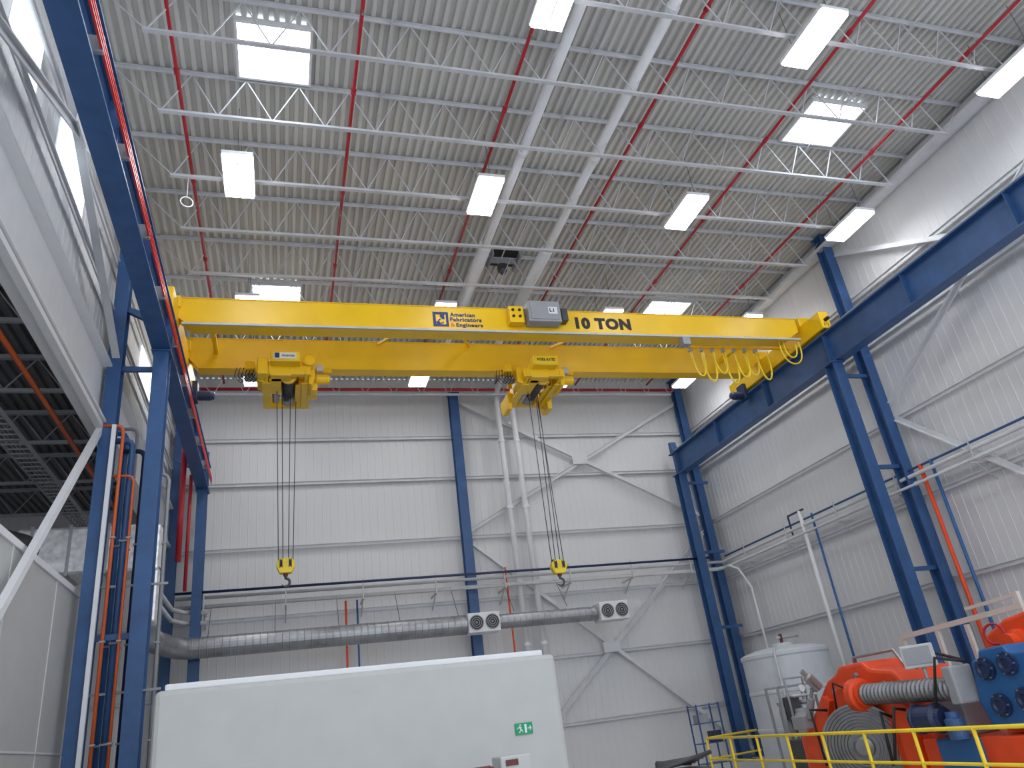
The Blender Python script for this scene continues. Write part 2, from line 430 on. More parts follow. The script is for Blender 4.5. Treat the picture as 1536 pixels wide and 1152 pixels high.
drop([(15.3,18.75,4.8),(15.3,18.75,F)],.035,BLUE2,'blue vertical drop pipe on the side wall')
drop([(15.0,23.4,4.3),(15.2,23.1,4.1),(15.4,22.9,3.4),(15.4,22.8,F)],.04,WHITE,'curved white conduit drop near the corner')
drop([(1.9,24.5,4.3),(1.9,24.5,F)],.035,ORG,'thin orange drop pipe on the end wall')
drop([(2.25,24.5,4.3),(2.25,24.5,F)],.03,BLUE2,'thin blue drop pipe on the end wall')
drop([(7.2,24.5,5.0),(7.2,24.5,F)],.03,ORG,'thin orange drop pipe on the end wall')
drop([(14.2,20.3,1.6),(14.2,20.3,F)],.05,MAROON,'dark vertical pipe standing behind the tank')
drop([(14.5,20.3,1.4),(14.5,20.3,F)],.05,LGREY,'grey vertical pipe standing behind the tank')
drop([(14.0,20.3,1.5),(14.8,20.3,1.5)],.04,LGREY,'short grey crossing pipe behind the tank')
m=M().bar((15.25,19.0,5.0),(15.25,19.8,5.0),.05,.05); m.bar((15.25,19.8,5.0),(15.25,19.8,4.4),.04,.04)
thing('pipe_hanger_frame',m,NAVY,'small dark frame carrying pipes over the service line','bracket')

# ------------------------------------------------------------ white rain leaders
for x,xv in((5.1,7.62),(6.83,8.2)):
    zz=11.63
    e=empty('rain_leader',(x,12,zz),'large white drain pipe along the roof turning down the end wall','pipe','rain leaders')
    part(e,'pipe',M().tube([(x,YRF,zz),(x,21.4,zz),(x+.2,21.8,zz),(xv-.2,22.4,zz-.03),(xv,22.8,zz-.05),(xv,24.0,zz-.08),(xv,24.4,zz-.3),(xv,24.45,zz-.6),(xv,24.45,F)],.105,12),WHITE)
    part(e,'insulation_sleeve',M().tube([(x,15.6,zz),(x,18.4,zz)],.17,14),WHITE)
    for z in(9.5,7.0,2.4): part(e,'coupling',M().lathe((xv,24.45,z),(0,0,1),[(0,.13),(.1,.13)],14),WHITE)
    for y in(4,8,12): part(e,'coupling',M().lathe((x,y,zz),(0,1,0),[(0,.13),(.1,.13)],14),WHITE)
e=empty('roof_vent',(5.95,16.9,11.8),'dark square roof exhaust opening with steel framing','vent')
part(e,'opening',M().box(5.6,6.35,16.5,17.2,12.14,12.2),BLACK)
for a in((5.55,5.6,16.45,17.25),(6.35,6.4,16.45,17.25),(5.6,6.35,16.8,16.86)): part(e,'frame',M().box(*a,11.98,12.2),GREY)
part(e,'drain_body',M().lathe((5.95,16.95,11.7),(0,0,1),[(0,.07),(.1,.14),(.28,.14)],12),DGREY)

# ------------------------------------------------------------ spiral duct
e=empty('spiral_duct',(4,23.4,2.9),'long galvanised spiral air duct along the end wall','duct')
def duct(x0,x1,z0,z1,r):
    pr=[];x=0;L=x1-x0
    while x<L: pr+=[(x,r),(x+.10,r),(x+.11,r+.008),(x+.13,r+.008),(x+.14,r)]; x+=.2
    return M().lathe((x0,23.4,z0),(L,0,z1-z0),pr,24)
part(e,'duct_run',duct(-2.5,5.4,3.14,3.1,.29),GALV)
part(e,'duct_run',duct(6.4,9.8,3.1,3.08,.22),GALV)
part(e,'elbow',M().tube([(-3.3,21.3,3.3),(-3.2,22.4,3.25),(-2.95,23.0,3.2),(-2.7,23.3,3.16),(-2.5,23.4,3.14)],.29,20),GALV)
for i in range(7): x=-2.+i*1.8; part(e,'hanger',M().tube([(x,23.4,3.38),(x,24.2,4.4)],.01,5),ROPE)
for cx in(5.92,10.27):
    b=part(e,'diffuser_box',M().box(cx-.5,cx+.5,23.05,23.7,2.8,3.38),WHITE,'white diffuser box with two round louvres',bevel=.02)
    for s in(-.25,.25):
        m=M()
        for R in(.21,.15,.09): m.torus((cx+s,23.03,3.09),(0,1,0),R,.016,24,6)
        m.lathe((cx+s,23.04,3.09),(0,-1,0),[(0,.04),(.03,.03)],12)
        part(b,'louvre',m,GREY,'grey round louvre ring')
        part(b,'louvre_throat',M().lathe((cx+s,23.048,3.09),(0,-1,0),[(0,.2),(.004,.2)],24),BLACK)

# ------------------------------------------------------------ CRANE
cr=empty('overhead_crane',(6,16.6,8.9),'yellow double-girder overhead bridge crane lettered 10 TON spanning the hall','crane')
G1,G2=15.72,17.8
X0,X1=-2.35,14.1
T,B=9.68,8.96
def girder(y,T,x1=X1):
    m=M(); m.extr([(X0,T),(x1,T),(x1,T-.42),(x1-.5,B),(X0+.35,B),(X0,T-.42)],'y',y-.15,y+.15)
    m.box(X0,x1,y-.17,y+.17,T-.02,T); m.box(X0+.35,x1-.5,y-.19,y+.19,B-.02,B)
    return m
part(cr,'girder',girder(G1,T),YEL,'yellow box girder carrying the lettering and logo')
part(cr,'girder',girder(G2,9.80),YEL)
part(cr,'bridge_rail',M().bar((X0+.3,G1,T+.02),(X1-.3,G1,T+.02),.05,.04),STEEL)
part(cr,'bridge_rail',M().bar((X0+.3,G2,9.82),(X1-.3,G2,9.82),.05,.04),STEEL)
for x in(LR,RR-.03):
    t=part(cr,'end_truck',M().box(x-.15,x+.15,14.7,19.5,8.90,9.42),YEL,bevel=.02)
    for y in(14.85,19.3):
        part(t,'wheel',M().lathe((x-.07,y,9.01),(1,0,0),[(0,.16),(.02,.16),(.02,.14),(.12,.14),(.12,.16),(.14,.16)],20),DGREY)
        part(t,'bumper',M().lathe((x,14.7 if y<16 else 19.5,9.15),(0,-1 if y<16 else 1,0),[(0,.05),(.12,.05),(.16,.03)],12),BLACK)
    s=1 if x<0 else -1
    xm=x+s*.15
    part(t,'drive_motor',M().lathe((xm+s*.1,18.8,8.74),(s,0,0),[(0,.1),(.04,.125),(.34,.125),(.36,.11),(.42,.1),(.44,.05)],18),NAVY,'dark blue electric drive motor')
    part(t,'gearbox',M().box(xm-.02 if s>0 else xm-.13,xm+.13 if s>0 else xm+.02,18.62,18.98,8.58,9.1),NAVY,'dark blue gearbox',bevel=.02)
    for y in(G1,G2): part(cr,'end_connection',M().box(x-.18,x+.18,y-.24,y+.24,9.4,T),YEL,bevel=.01)
for xa,xb_ in((2.4,3.3),(4.9,4.0),(7.3,8.2)):
    part(cr,'cross_tie',M().bar((xa,G2-.15,9.72),(xb_,G1+.15,9.5),.06,.07),YEL)
for x in(-1.6,12.8): part(cr,'cross_tie',M().bar((x,G1+.15,9.4),(x,G2-.15,9.4),.1,.12),YEL)
part(cr,'festoon_track',M().bar((X0+.2,G1-.24,8.96),(X1-.1,G1-.24,8.96),.05,.05),LGREY,'light grey steel festoon track')
for i in range(22): x=X0+.5+i*.74; part(cr,'track_bracket',M().box(x-.02,x+.02,G1-.25,G1-.14,8.98,9.02),YEL)
xq=11.0
for i in range(7):
    dz=(.8,.95,.72,1.0,.85,.75,.9)[i]; w_=.19
    pts=[]
    for k2 in range(17):
        t=math.pi*k2/16
        pts.append((xq-w_*math.cos(t),G1+.4+.05*(i%2),8.9-dz*(math.sin(t)**.6)))
    part(cr,'festoon_cable',M().tube(pts,.025,6),YEL2,'looping yellow festoon cable')
    part(cr,'festoon_trolley',M().box(xq-w_-.04,xq-w_+.04,G1+.36,G1+.48,8.87,8.97),GREY)
    xq+=.35
for w_,dz in((.34,.7),(.2,.5)):
    pts=[]
    for k2 in range(17):
        t=math.pi*k2/16; pts.append((13.7-w_*math.cos(t),G1-.1,8.95-dz*math.sin(t)**.6))
    part(cr,'festoon_cable',M().tube(pts,.022,6),YEL2)
part(cr,'festoon_beam',M().bar((10.7,G1+.4,9.0),(X1,G1+.4,9.0),.05,.07),YEL)
fy=G1-.15
b=part(cr,'control_enclosure',M().box(5.87,6.74,fy-.36,fy-.02,9.14,9.74),GREY,'grey electrical control enclosure',bevel=.02)
part(b,'door',M().box(5.93,6.68,fy-.38,fy-.36,9.2,9.68),GREY)
part(b,'label_plate',M().box(6.4,6.64,fy-.387,fy-.38,9.35,9.55),WHITE,'small white label plate')
part(b,'label_marking',text_mesh('L1',.12,.11,(6.43,fy-.389,9.4),(1,0,0),(0,0,1),.03,.003),BLACK)
b=part(cr,'junction_box',M().box(5.4,5.78,fy-.26,fy-.02,9.15,9.62),YEL,'yellow junction box',bevel=.02)
for xx,zz in((5.5,9.5),(5.67,9.5),(5.5,9.32),(5.67,9.32)): part(b,'gland',M().lathe((xx,fy-.26,zz),(0,-1,0),[(0,.04),(.03,.035)],10),BLACK)
part(cr,'resistor_bank',M().box(6.8,6.97,fy-.26,fy-.02,9.25,9.6),DGREY,'dark resistor box',bevel=.01)
part(cr,'junction_box',M().box(10.15,10.37,fy-.22,fy-.02,8.66,8.88),GREY,'small grey junction box')
part(cr,'capacity_lettering',text_mesh('10 TON',1.58,.35,(7.25,fy-.003,9.15),(1,0,0),(0,0,1),.06),BLACK,'black capacity lettering reading 10 TON')
lz=9.13
part(cr,'logo_lettering',text_mesh('American',.64,.115,(3.93,fy-.003,lz+.27),(1,0,0),(0,0,1),.04),LOGOB,'dark blue lettering')
part(cr,'logo_lettering',text_mesh('Fabricators',.80,.115,(3.93,fy-.003,lz+.13),(1,0,0),(0,0,1),.04),LOGOB)
part(cr,'logo_lettering',text_mesh('Engineers',.68,.135,(4.07,fy-.003,lz-.045),(1,0,0),(0,0,1),.04),LOGOB)
part(cr,'logo_ampersand',text_mesh('&',.11,.11,(3.93,fy-.003,lz-.015),(1,0,0),(0,0,1),.01),LOGOO,'orange ampersand')
q=fy-.004; s=3.5
def flat(m,poly): m.extr([(s+(a-s)*.88,lz+(c-lz)*.85) for a,c in poly],'y',q-.004,q+.004)
m=M()
flat(m,[(s,lz-.02),(s+.08,lz-.02),(s+.08,lz+.46),(s,lz+.46)])
flat(m,[(s+.08,lz+.38),(s+.44,lz+.38),(s+.44,lz+.46),(s+.08,lz+.46)])
flat(m,[(s+.08,lz-.02),(s+.44,lz-.02),(s+.44,lz+.05),(s+.08,lz+.05)])
flat(m,[(s+.37,lz+.05),(s+.44,lz+.05),(s+.44,lz+.38),(s+.37,lz+.38)])
flat(m,[(s+.2,lz+.38),(s+.2,lz+.3),(s+.27,lz+.22),(s+.33,lz+.22),(s+.33,lz+.38)])
flat(m,[(s+.09,lz+.05),(s+.09,lz+.16),(s+.16,lz+.12),(s+.2,lz+.05)])
part(cr,'logo_emblem',m,LOGOB,'dark blue square emblem with hook shape')
part(cr,'logo_hook',M().torus((s+.2,q,lz+.13),(0,1,0),.06,.016,16,6,0.3,4.6),LOGOB)

# ------------------------------------------------------------ HOISTS hung from the rear girder
def hoist(cx,hz,label,plate):
    g=17.8; W=.46; z0=8.16; z1=8.66; ye=18.75
    e=empty('hoist_trolley',(cx,g,z0),label,'hoist','hoist trolleys')
    for s in(-1,1):
        x=cx+s*W
        part(e,'side_frame',M().extr([(16.65,z1-.15),(16.9,z1),(ye-.25,z1),(ye,z1-.15),(ye,z1-.34),(ye-.25,z0+.1),(17.0,z0+.1),(16.65,z1-.34)],'x',x-.04,x+.04),YEL,bevel=.01)
        part(e,'lower_flange',M().box(x-.1,x+.1,17.0,ye-.25,z0+.07,z0+.1),YEL)
        for y in(17.3,17.8,18.3): part(e,'frame_rib',M().box(x-.09,x+.09,y-.012,y+.012,z0+.1,z1-.02),YEL)
    for y in(16.75,ye-.12): part(e,'cross_beam',M().box(cx-.56,cx+.56,y-.08,y+.08,z1-.34,z1-.1),YEL,bevel=.015)
    part(e,'bottom_plate',M().box(cx-.4,cx-.12,16.85,17.7,z0+.12,z0+.14),YEL)
    part(e,'bottom_plate',M().box(cx+.22,cx+.4,17.2,18.5,z0+.12,z0+.14),YEL)
    for s in(-1,1):
        for sy in(-1,1):
            part(e,'hanger_plate',M().extr([(cx+s*W-.17,z1-.05),(cx+s*W+.17,z1-.05),(cx+s*W+.12,9.12),(cx+s*W-.12,9.12)],'y',g+sy*.25-.015,g+sy*.25+.015),YEL)
            part(e,'wheel',M().lathe((cx+s*W,g+sy*.23,9.05),(0,-sy,0),[(0,.08),(.07,.08),(.07,.1)],16),DGREY)
    prof=[]
    for i in range(20): prof+= [(i*.05,.16),(i*.05+.025,.14)]
    part(e,'rope_drum',M().lathe((cx+.05,17.1,8.45),(0,1,0),prof,24),DGREY,'dark grooved rope drum')
    part(e,'drum_end_cap',M().lathe((cx+.05,16.98,8.45),(0,1,0),[(0,.13),(.03,.2),(.1,.2)],20),YEL)
    part(e,'gearbox',M().extr([(cx-.36,8.28),(cx-.42,8.38),(cx-.42,8.64),(cx-.3,8.72),(cx+.1,8.72),(cx+.16,8.62),(cx+.1,8.28)],'y',16.65,17.0),YEL,bevel=.02)
    part(e,'hoist_motor',M().lathe((cx+.05,18.12,8.45),(0,1,0),[(0,.14),(.05,.17),(.35,.17),(.4,.14),(.45,.12)],20),GREY,'grey finned hoist motor')
    part(e,'brake_housing',M().lathe((cx-.25,17.75,8.35),(0,1,0),[(0,.06),(.03,.09),(.5,.09),(.53,.06)],14),STEEL)
    pb=part(e,'control_box',M().box(cx-.36,cx+.32,16.38,16.66,8.52,8.80),YEL,bevel=.02)
    part(pb,'cover',M().box(cx-.32,cx+.28,16.365,16.38,8.55,8.77),YEL2)
    if plate:
        part(pb,'nameplate',M().box(cx-.29,cx+.22,16.35,16.365,8.58,8.74),WHITE,'white nameplate with dark lettering')
        part(pb,'nameplate_lettering',text_mesh('American',.29,.07,(cx-.11,16.348,8.63),(1,0,0),(0,0,1),.02,.003),LOGOB)
        part(pb,'nameplate_mark',M().box(cx-.27,cx-.16,16.343,16.349,8.595,8.73),LOGOB)
        part(e,'round_motor',M().lathe((cx+.52,16.55,8.68),(0,1,0),[(0,.1),(.03,.15),(.45,.15),(.49,.11)],20),YEL)
        part(e,'equipment_box',M().box(cx-.66,cx-.42,16.6,17.2,8.3,8.74),YEL,bevel=.02)
        part(e,'equipment_box',M().box(cx+.5,cx+.74,17.3,17.9,8.2,8.55),YEL,bevel=.02)
    else:
        part(pb,'nameplate_lettering',text_mesh('WORK-RATED',.52,.09,(cx-.28,16.362,8.62),(1,0,0),(0,0,1),.035,.003),BLACK)
        part(e,'gear_cover',M().extr([(18.1,8.02),(18.6,8.02),(18.8,8.2),(18.8,8.55),(18.0,8.55)],'x',cx+.5,cx+.64),YEL,bevel=.02)
        part(e,'gear_cover',M().extr([(18.2,8.06),(18.7,8.06),(18.85,8.2),(18.85,8.5),(18.1,8.5)],'x',cx-.64,cx-.5),YEL,bevel=.02)
    for s in(-1,1):
        part(e,'outrigger',M().bar((cx+s*.47,17.35,8.74),(cx+s*1.1,17.35,8.74),.08,.09),YEL)
        part(e,'end_roller',M().lathe((cx+s*1.05,17.38,8.74),(0,1,0),[(0,.06),(.22,.06)],12),GREY)
        part(e,'idler_wheel',M().lathe((cx+s*.85,17.55,8.86),(0,1,0),[(0,.09),(.05,.09),(.05,.07),(.1,.07)],14),DGREY)
    part(e,'travel_motor',M().lathe((cx-.98,17.3,8.52),(1,0,0),[(0,.07),(.04,.1),(.28,.1),(.33,.07)],16),GREY,'grey travel motor')
    part(e,'travel_motor',M().lathe((cx+.68,17.3,8.5),(1,0,0),[(0,.1),(.04,.13),(.32,.13),(.37,.09)],16),YEL)
    part(e,'gear_housing',M().extr([(cx-.68,8.3),(cx-.5,8.24),(cx-.5,8.77),(cx-.68,8.72)],'y',16.95,17.5),YEL,bevel=.02)
    part(e,'gear_housing',M().extr([(cx+.51,8.2),(cx+.6,8.15),(cx+.68,8.45),(cx+.62,8.74),(cx+.51,8.74)],'y',16.9,17.6),YEL,bevel=.02)
    part(e,'terminal_box',M().box(cx-.95,cx-.74,17.1,17.28,8.68,8.9),YEL,bevel=.01)
    part(e,'terminal_box',M().box(cx+.72,cx+.88,17.1,17.28,8.64,8.82),LGREY,bevel=.01)
    for i in range(6): part(e,'control_cable',M().tube([(cx-1.15+.08*i,17.2,8.75),(cx-1.2+.08*i,17.15,8.5),(cx-1.05+.1*i,17.2,8.34),(cx-.88+.08*i,17.2,8.6)],.012,5),BLACK)
    part(e,'upper_sheave',M().lathe((cx-.06,17.95,8.3),(1,0,0),[(0,.12),(.03,.09),(.06,.12),(.09,.09),(.12,.12)],20),DGREY)
    part(e,'drum_guard',M().extr([(cx-.28,8.6),(cx-.16,8.64),(cx+.2,8.64),(cx+.3,8.6),(cx+.3,8.64),(cx+.2,8.68),(cx-.16,8.68),(cx-.28,8.64)],'y',17.1,18.4),YEL)
    for ox,oy,bx in((-.22,-.25,-.16),(-.1,-.5,-.06),(.1,-.1,.06),(.24,.35,.16)):
        part(e,'wire_rope',M().tube([(cx+ox,g+oy,8.3),(cx+bx,g,hz+.1)],.011,6),ROPE)
    hb=part(e,'hook_block',M().extr([(cx-.13,hz-.17),(cx-.2,hz-.02),(cx-.2,hz+.08),(cx-.12,hz+.17),(cx+.12,hz+.17),(cx+.2,hz+.08),(cx+.2,hz-.02),(cx+.13,hz-.17)],'y',g-.1,g+.1),YEL2,'yellow hook block',bevel=.02)
    for s in(-1,1): part(hb,'sheave',M().lathe((cx+s*.1,g,hz+.05),(1,0,0),[(-.03,.15),(0,.12),(.03,.15)],20),DGREY)
    m=M(); pts=[(cx,g,hz-.17),(cx,g,hz-.27)];rs=[.03,.03]
    for k2 in range(15):
        t=math.pi/2-(k2/14)*math.pi*1.35
        pts.append((cx+.09*math.cos(t),g,hz-.37+.09*math.sin(t))); rs.append(.03 if k2<11 else .03-.005*(k2-10))
    m.tube(pts,rs,8)
    part(hb,'hook',m,DGREY,'dark steel hook')
    part(hb,'hook_nut',M().lathe((cx,g,hz-.23),(0,0,1),[(0,.05),(.06,.06)],10),MAROON)
    return e
hoist(.07,4.0,'yellow electric wire-rope hoist trolley with white nameplate, hook lowered',True)
hoist(6.62,3.54,'yellow electric wire-rope hoist trolley with black lettering, hook lowered',False)

# ------------------------------------------------------------ white booth
p=V((-1.38,9.9,0)); q=V((3.66,10.51,0)); d=(q-p).normalized(); nn=V((-d.y,d.x,0))
zt=.9; dep=2.6
e=empty('white_booth',tuple((p+q)/2+nn*dep/2+V((0,0,F))),'large smooth white enclosure with rounded corner on the floor','enclosure')
c0=p+nn*dep/2; c1=q+nn*dep/2
part(e,'booth_body',M().bar(c0+V((0,0,(zt+F)/2)),c1+V((0,0,(zt+F)/2)),dep,zt-F),BOOTH,bevel=.06)
part(e,'roof_lip',M().bar(c0+d*.1+V((0,0,zt+.03)),c1-d*.15+V((0,0,zt+.03)),dep-.15,.08),WHITE,bevel=.02)
sc=p+d*4.47-nn*.012+V((0,0,.0))
sg=empty('exit_sign',tuple(sc),'small green and white emergency exit pictogram sign on the booth wall','sign')
part(sg,'sign_plate',M().bar(sc-d*.125,sc+d*.125,.01,.14),GREEN)
m=M(); o=sc-nn*.008; K=.74
def seg(a,b,w): m.bar(o+d*a[0]*K+V((0,0,a[1]*K)),o+d*b[0]*K+V((0,0,b[1]*K)),.004,w*K)
seg((-.09,.04),(-.06,-.01),.025);seg((-.06,-.01),(-.1,-.06),.016);seg((-.06,-.01),(-.03,-.04),.016);seg((-.03,-.04),(-.03,-.07),.014)
seg((-.09,.04),(-.045,.02),.012);seg((-.09,.04),(-.13,.0),.012);seg((-.08,.06),(-.06,.065),.025)
seg((.01,0),(.05,0),.14)
seg((.07,0),(.14,0),.014);seg((.14,0),(.11,.035),.014);seg((.14,0),(.11,-.035),.014)
part(sg,'pictogram',m,WHITE)

e=empty('machine_controller',(2.48,9,F),'white control cabinet with small display','cabinet')
part(e,'cabinet_body',M().box(2.3,2.66,8.9,9.3,F,-.25),BOOTH,bevel=.02)
part(e,'display',M().box(2.36,2.5,8.885,8.9,-.35,-.29),MAROON)
e=empty('dark_red_motor_stand',(2.12,9,F),'dark red machine head on a dark post','machine')
part(e,'post',M().box(2.07,2.15,8.95,9.05,F,-.46),DGREY)
part(e,'head',M().lathe((1.93,9,-.39),(1,0,0),[(0,.05),(.04,.07),(.27,.07),(.31,.05)],16),MAROON)
e=empty('parts_cart',(6.4,13,F),'dark steel cart loaded with bars and tubes','cart')
m=M().box(6.0,6.85,12.6,13.4,-1.0,-.95)
for x in(6.05,6.8):
    for y in(12.65,13.35): m.bar((x,y,F+.12),(x,y,-.95),.04,.04)
part(e,'frame',m,DGREY)
for i in range(6): part(e,'steel_bar',M().tube([(5.9+.05*i,12.7+.1*i,-.9+.04*(i%3)),(7.0-.04*i,12.8+.08*i,-.75-.03*i)],.035,8),DGREY)
for x in(6.05,6.8):
    for y in(12.65,13.35): part(e,'wheel',M().lathe((x-.02,y,F+.08),(1,0,0),[(0,.08),(.04,.08)],12),BLACK)

# ------------------------------------------------------------ tank, skid, rack
tx,ty,tr=13.26,19.0,1.15
e=empty('poly_tank',(tx,ty,F),'large white cylindrical polyethylene tank with domed top','tank')
prof=[(0,tr)]
for h in(.9,1.8): prof+=[(h,tr),(h+.02,tr+.02),(h+.08,tr+.02),(h+.1,tr)]
prof+=[(2.68,tr),(2.72,tr+.03),(2.80,tr+.03),(2.84,tr-.04),(2.92,.8),(2.96,.5),(2.98,.3)]
part(e,'tank_body',M().lathe((tx,ty,F),(0,0,1),prof,48),TANK)
part(e,'lid',M().lathe((tx,ty,F+2.98),(0,0,1),[(0,.28),(.05,.28),(.07,.25)],24),TANK)
part(e,'outlet_pipe',M().tube([(12.7,17.95,-1.3),(12.5,17.6,-1.3),(12.5,17.6,-1.7)],.05,8),LGREY)
part(e,'fill_pipe',M().tube([(12.35,18.1,F),(12.35,18.1,1.0),(12.6,18.4,1.15)],.035,8),LGREY)
e=empty('filter_skid',(11.8,17,F),'grey steel pump and filter skid with piping and gauges','machine')
m=M()
for x in(11.3,12.3):
    for y in(16.8,17.3): m.bar((x,y,F),(x,y,.15),.05,.05)
for z in(-1.7,-.9,.13): 
    m.bar((11.3,16.8,z),(12.3,16.8,z),.05,.05); m.bar((11.3,17.3,z),(12.3,17.3,z),.05,.05)
part(e,'frame',m,GREY)
for x in(11.55,12.05): part(e,'filter_housing',M().lathe((x,17.05,-1.5),(0,0,1),[(0,.13),(.1,.16),(1.1,.16),(1.2,.13),(1.25,.18),(1.3,.18)],20),STEEL)
part(e,'piping',M().tube([(11.55,16.9,-.1),(11.55,16.6,-.1),(12.2,16.6,-.1),(12.2,16.6,-1.1)],.04,8),LGREY)
part(e,'piping',M().tube([(11.4,16.6,-1.2),(11.4,16.6,.3),(11.9,16.6,.3),(11.9,16.6,-.2)],.03,8),GREY)
part(e,'gauge',M().lathe((11.8,16.6,.05),(0,-1,0),[(0,.08),(.05,.08)],16),WHITE)
part(e,'control_panel',M().box(11.35,11.75,16.7,16.8,-.6,-.1),DGREY,bevel=.01)
part(e,'pump',M().lathe((11.3,16.5,-.7),(1,0,0),[(0,.1),(.05,.16),(.5,.16),(.55,.1)],16),DGREY)
e=empty('hydraulic_unit',(11.0,15.6,F),'dark hydraulic power unit with motor and pipes','machine')
part(e,'reservoir',M().box(10.7,11.6,15.3,16.0,F,-.95),DGREY,bevel=.03)
part(e,'motor',M().lathe((10.95,15.6,-.93),(0,0,1),[(0,.15),(.06,.17),(.45,.17),(.5,.13),(.58,.12)],18),GREY)
part(e,'pipe',M().tube([(11.2,15.5,-.95),(11.2,15.5,-.4),(11.5,15.5,-.4),(11.5,15.5,-.95)],.03,8),STEEL)
part(e,'valve',M().box(11.15,11.55,15.6,15.9,-.95,-.7),GREY,bevel=.02)
e=empty('tool_rack',(11.3,20.6,F),'blue steel storage rack against the end wall','rack')
m=M()
for x in(11.0,11.7):
    for y in(20.4,20.9): m.bar((x,y,F),(x,y,.0),.035,.035)
for z in(-1.5,-1.0,-.5,-.05): m.box(11.0,11.7,20.4,20.9,z,z+.02)
part(e,'frame',m,BLUE)
part(e,'bin',M().box(11.05,11.35,20.45,20.8,-.48,-.25),GREY,bevel=.01)
part(e,'bin',M().box(11.4,11.65,20.45,20.8,-.98,-.7),NAVY,bevel=.01)

# ------------------------------------------------------------ orange machine
e=empty('winding_machine',(10.6,11.5,F),'large orange machine with steel disc, threaded shaft and blue head','machine')
b=part(e,'headstock',M().extr([(14.6,F),(14.6,-.86),(14.2,-.65),(13.3,.1),(13.0,.2),(12.85,.32),(12.2,.34),(12.05,.2),(11.5,.12),(11.0,-.4),(11.0,F)],'x',10.05,11.3),ORG,bevel=.06)
for y,z in((12.4,.12),(11.75,-.08),(13.1,-.1),(13.8,-.65),(11.3,-.45)): part(b,'bolt',M().lathe((10.05,y,z),(-1,0,0),[(0,.06),(.05,.05)],6),STEEL)
part(b,'rib',M().extr([(14.3,-1.1),(13.4,-.15),(13.2,-.25),(13.9,-1.3)],'x',9.93,10.05),ORG)
part(b,'rib',M().extr([(11.35,-1.5),(11.2,-.5),(11.6,-.1),(11.8,-.2),(11.6,-.6),(11.6,-1.5)],'x',9.9,10.05),ORG)
part(b,'bearing_cap',M().lathe((10.05,12.75,-.3),(-1,0,0),[(0,.34),(.08,.34),(.1,.26),(.16,.24)],28),ORG)
ax=V((-.75,-.66,0))
prof=[(-.16,.70),(.0,.70),(.0,.66)]
r=.66
while r>.22:
    prof+=[(-.03,r-.004),(-.03,r-.024),(.0,r-.028),(.0,r-.05)]; r-=.055
prof+=[(.0,.18),(.1,.17),(.12,.12)]
part(e,'face_disc',M().lathe((9.7,12.3,-1.02),ax,prof,56),DISC,'dark grooved round steel disc')
prof=[]
for i in range(23): prof+=[(i*.095,.14),(i*.095+.028,.175),(i*.095+.06,.175),(i*.095+.088,.14)]
part(e,'threaded_shaft',M().lathe((9.85,12.15,-.2),(0,-1,-.03),prof,24),DISC,'dark threaded steel shaft')
part(e,'shaft_collar',M().lathe((9.85,12.3,-.2),(0,-1,0),[(0,.28),(.15,.28),(.17,.22),(.25,.22)],24),ORG)
part(e,'shaft_bearing',M().box(9.68,10.1,9.86,10.05,-.48,.06),GREY,bevel=.03)
h=part(e,'blue_head',M().extr([(8.6,-.85),(9.75,-.85),(9.85,-.5),(9.75,.08),(9.6,.1),(9.55,.22),(9.1,.24),(9.05,.12),(8.6,.12)],'x',10.0,10.7),BLUE2,'blue flanged machine head',bevel=.03)
for y,z in((9.5,-.05),(9.1,-.02),(9.45,-.55),(9.0,-.5)):
    part(h,'flange',M().lathe((10.0,y,z),(-1,0,0),[(0,.16),(.05,.16),(.05,.12),(.1,.12),(.1,.08),(.07,.06)],20),NAVY,'dark round flange')
    for k2 in range(6):
        t=k2*math.pi/3; part(h,'bolt',M().lathe((9.95,y+.14*math.cos(t),z+.14*math.sin(t)),(-1,0,0),[(0,.015),(.02,.015)],6),STEEL)
part(e,'tailstock',M().extr([(8.7,F),(8.7,.5),(9.1,.7),(9.7,.62),(10.15,.42),(10.3,.0),(10.35,-.5),(10.4,F)],'x',10.85,11.6),ORG,bevel=.05)
part(e,'tailstock_cylinder',M().lathe((10.85,9.5,.27),(-1,0,0),[(0,.18),(.12,.18),(.14,.13),(.3,.13)],20),ORG)
part(e,'machine_base',M().box(9.95,11.3,7.8,11.2,F,-.95),ORG,bevel=.03)
part(e,'lower_base',M().box(9.85,10.1,10.0,10.8,F,-.95),BLUE2,bevel=.03)
part(e,'drive_motor',M().lathe((9.75,10.95,-.65),(0,-1,0),[(0,.18),(.05,.22),(.1,.22),(.11,.2),(.45,.2),(.46,.22),(.5,.22),(.55,.17),(.62,.15)],24),NAVY,'navy electric motor')
part(e,'second_motor',M().lathe((9.72,10.15,-.95),(0,0,1),[(0,.13),(.05,.14),(.28,.14),(.3,.1),(.38,.1)],20),BLUE,'blue vertical motor')
part(e,'hand_wheel',M().torus((10.6,9.7,.42),(-1,-.3,0),.15,.02,28,8),RED,'red hand wheel')
for pts in([(9.95,12.6,-.1),(9.8,12.8,.05),(9.75,12.9,-.8)],[(9.95,9.8,.1),(9.7,10.1,.2),(9.6,10.3,-.5)],[(9.9,13.3,-.4),(9.6,13.4,-.35),(9.5,13.2,-1.3)],[(9.9,11.3,-.5),(9.6,11.2,-.45),(9.5,11.4,-1.2)],[(10.8,10.6,.1),(10.5,10.9,.3),(10.3,11.2,.1)],[(9.95,11.7,-.6),(9.7,11.65,-.5),(9.6,11.6,-1.3)]):
    part(e,'hydraulic_hose',M().tube(pts,.026,8),BLACK)
part(e,'hydraulic_cylinder',M().lathe((10.0,13.5,.0),(-.6,0,.7),[(0,.1),(.3,.1),(.33,.05),(.45,.05)],14),STEEL)
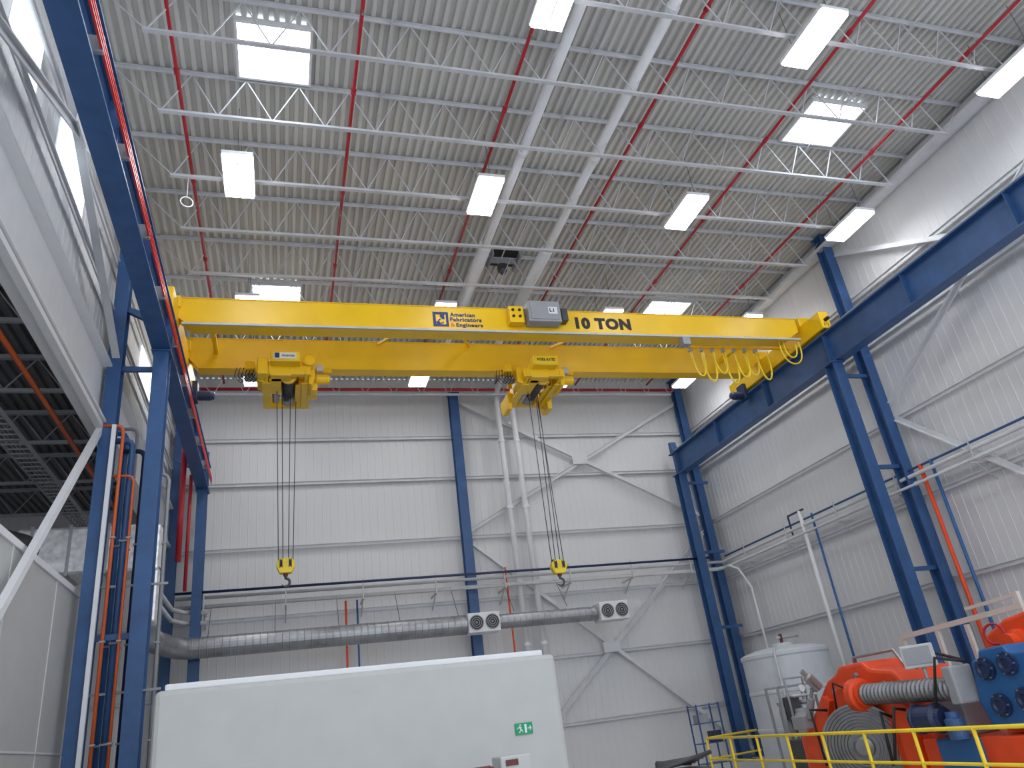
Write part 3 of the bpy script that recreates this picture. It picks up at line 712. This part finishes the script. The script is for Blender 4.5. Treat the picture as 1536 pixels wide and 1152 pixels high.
part(e,'hydraulic_cylinder',M().lathe((9.9,13.9,-.5),(0,-.5,.8),[(0,.07),(.4,.07),(.42,.035),(.6,.035)],14),GREY)
part(e,'valve_block',M().box(9.75,10.0,13.9,14.3,-.7,-.45),GREY,bevel=.02)
part(e,'guard_cover',M().extr([(10.4,-.95),(11.1,-.95),(11.1,-.5),(10.9,-.3),(10.4,-.3)],'x',10.2,10.8),GREY,bevel=.03)
part(e,'top_pipe',M().tube([(10.5,12.9,.3),(10.5,12.9,.44),(10.5,11.8,.46),(10.5,11.6,.1)],.035,8),STEEL)
e=empty('operator_monitor',(9.9,10.86,F),'grey operator terminal box with screen on a pole','monitor')
part(e,'pole',M().tube([(10.0,10.7,-.4),(10.0,10.7,.12)],.03,10),GREY)
b=part(e,'housing',M().bar((9.83,10.92,.27),(10.2,10.58,.27),.2,.36),LGREY,bevel=.02)
part(b,'screen',M().bar((9.79,10.82,.28),(10.08,10.54,.28),.02,.26),GREY)
e=empty('gantry_frame',(11.6,10.8,F),'beige steel portal frame behind the orange machine','frame')
part(e,'top_beam',M().bar((11.7,10.0,.82),(11.7,12.8,.70),.08,.09),BEIGE)
for y,z in((10.0,1.05),(12.8,.7),(11.9,.7),(11.2,.7)): part(e,'post',M().bar((11.7,y,F),(11.7,y,z),.07,.07),BEIGE)
part(e,'arm',M().bar((11.7,10.0,1.0),(11.7,11.1,.95),.06,.06),BEIGE)

# railing
e=empty('safety_railing',(8.8,12,F),'yellow tubular safety railing in front of the orange machine','railing')
A=V((8.35,7.4,0));Bq=V((9.05,16.6,0))
part(e,'top_rail',M().tube([A+V((0,0,-.7)),Bq+V((0,0,-.7)),(10.6,17.0,-.7)],.026,10),YEL2)
part(e,'mid_rail',M().tube([A+V((0,0,-1.12)),Bq+V((0,0,-1.12)),(10.6,17.0,-1.12)],.022,10),YEL2)
for i in range(9):
    c=A.lerp(Bq,i/8)
    part(e,'post',M().tube([c+V((0,0,F)),c+V((0,0,-.7))],.026,10),YEL2)
part(e,'toe_board',M().bar(A+V((0,0,F+.06)),Bq+V((0,0,F+.06)),.02,.12),YEL2)

e=empty('hanging_cable',(-1.95,13.3,10.6),'white coiled cable hanging from the roof joist','cable')
part(e,'drop_cord',M().tube([(-1.9,13.22,JB),(-1.9,13.22,10.62)],.01,6),WHITE)
part(e,'coil',M().torus((-1.9,13.22,10.5),(.3,-1,0),.12,.014,24,6),WHITE)

# ------------------------------------------------------------ world, camera
w=bpy.data.worlds.new('world'); scene.world=w; w.use_nodes=True
w.node_tree.nodes['Background'].inputs['Color'].default_value=(.86,.92,1,1)
w.node_tree.nodes['Background'].inputs['Strength'].default_value=1.9

for ob in scene.objects:
    if ob.parent is None: ob.location.z+=EYE
cam=bpy.data.cameras.new('camera'); co=bpy.data.objects.new('camera',cam); COL.objects.link(co)
cam.sensor_width=36; cam.lens=1120/1536*36; cam.clip_end=200
R=V((.95635,-.26549,-.12356)).normalized(); Fw=V((.29284,.86032,.41745)).normalized()
U=R.cross(Fw).normalized(); R=Fw.cross(U).normalized()
co.matrix_world=Matrix(((R.x,U.x,-Fw.x,0),(R.y,U.y,-Fw.y,0),(R.z,U.z,-Fw.z,EYE),(0,0,0,1)))
scene.camera=co
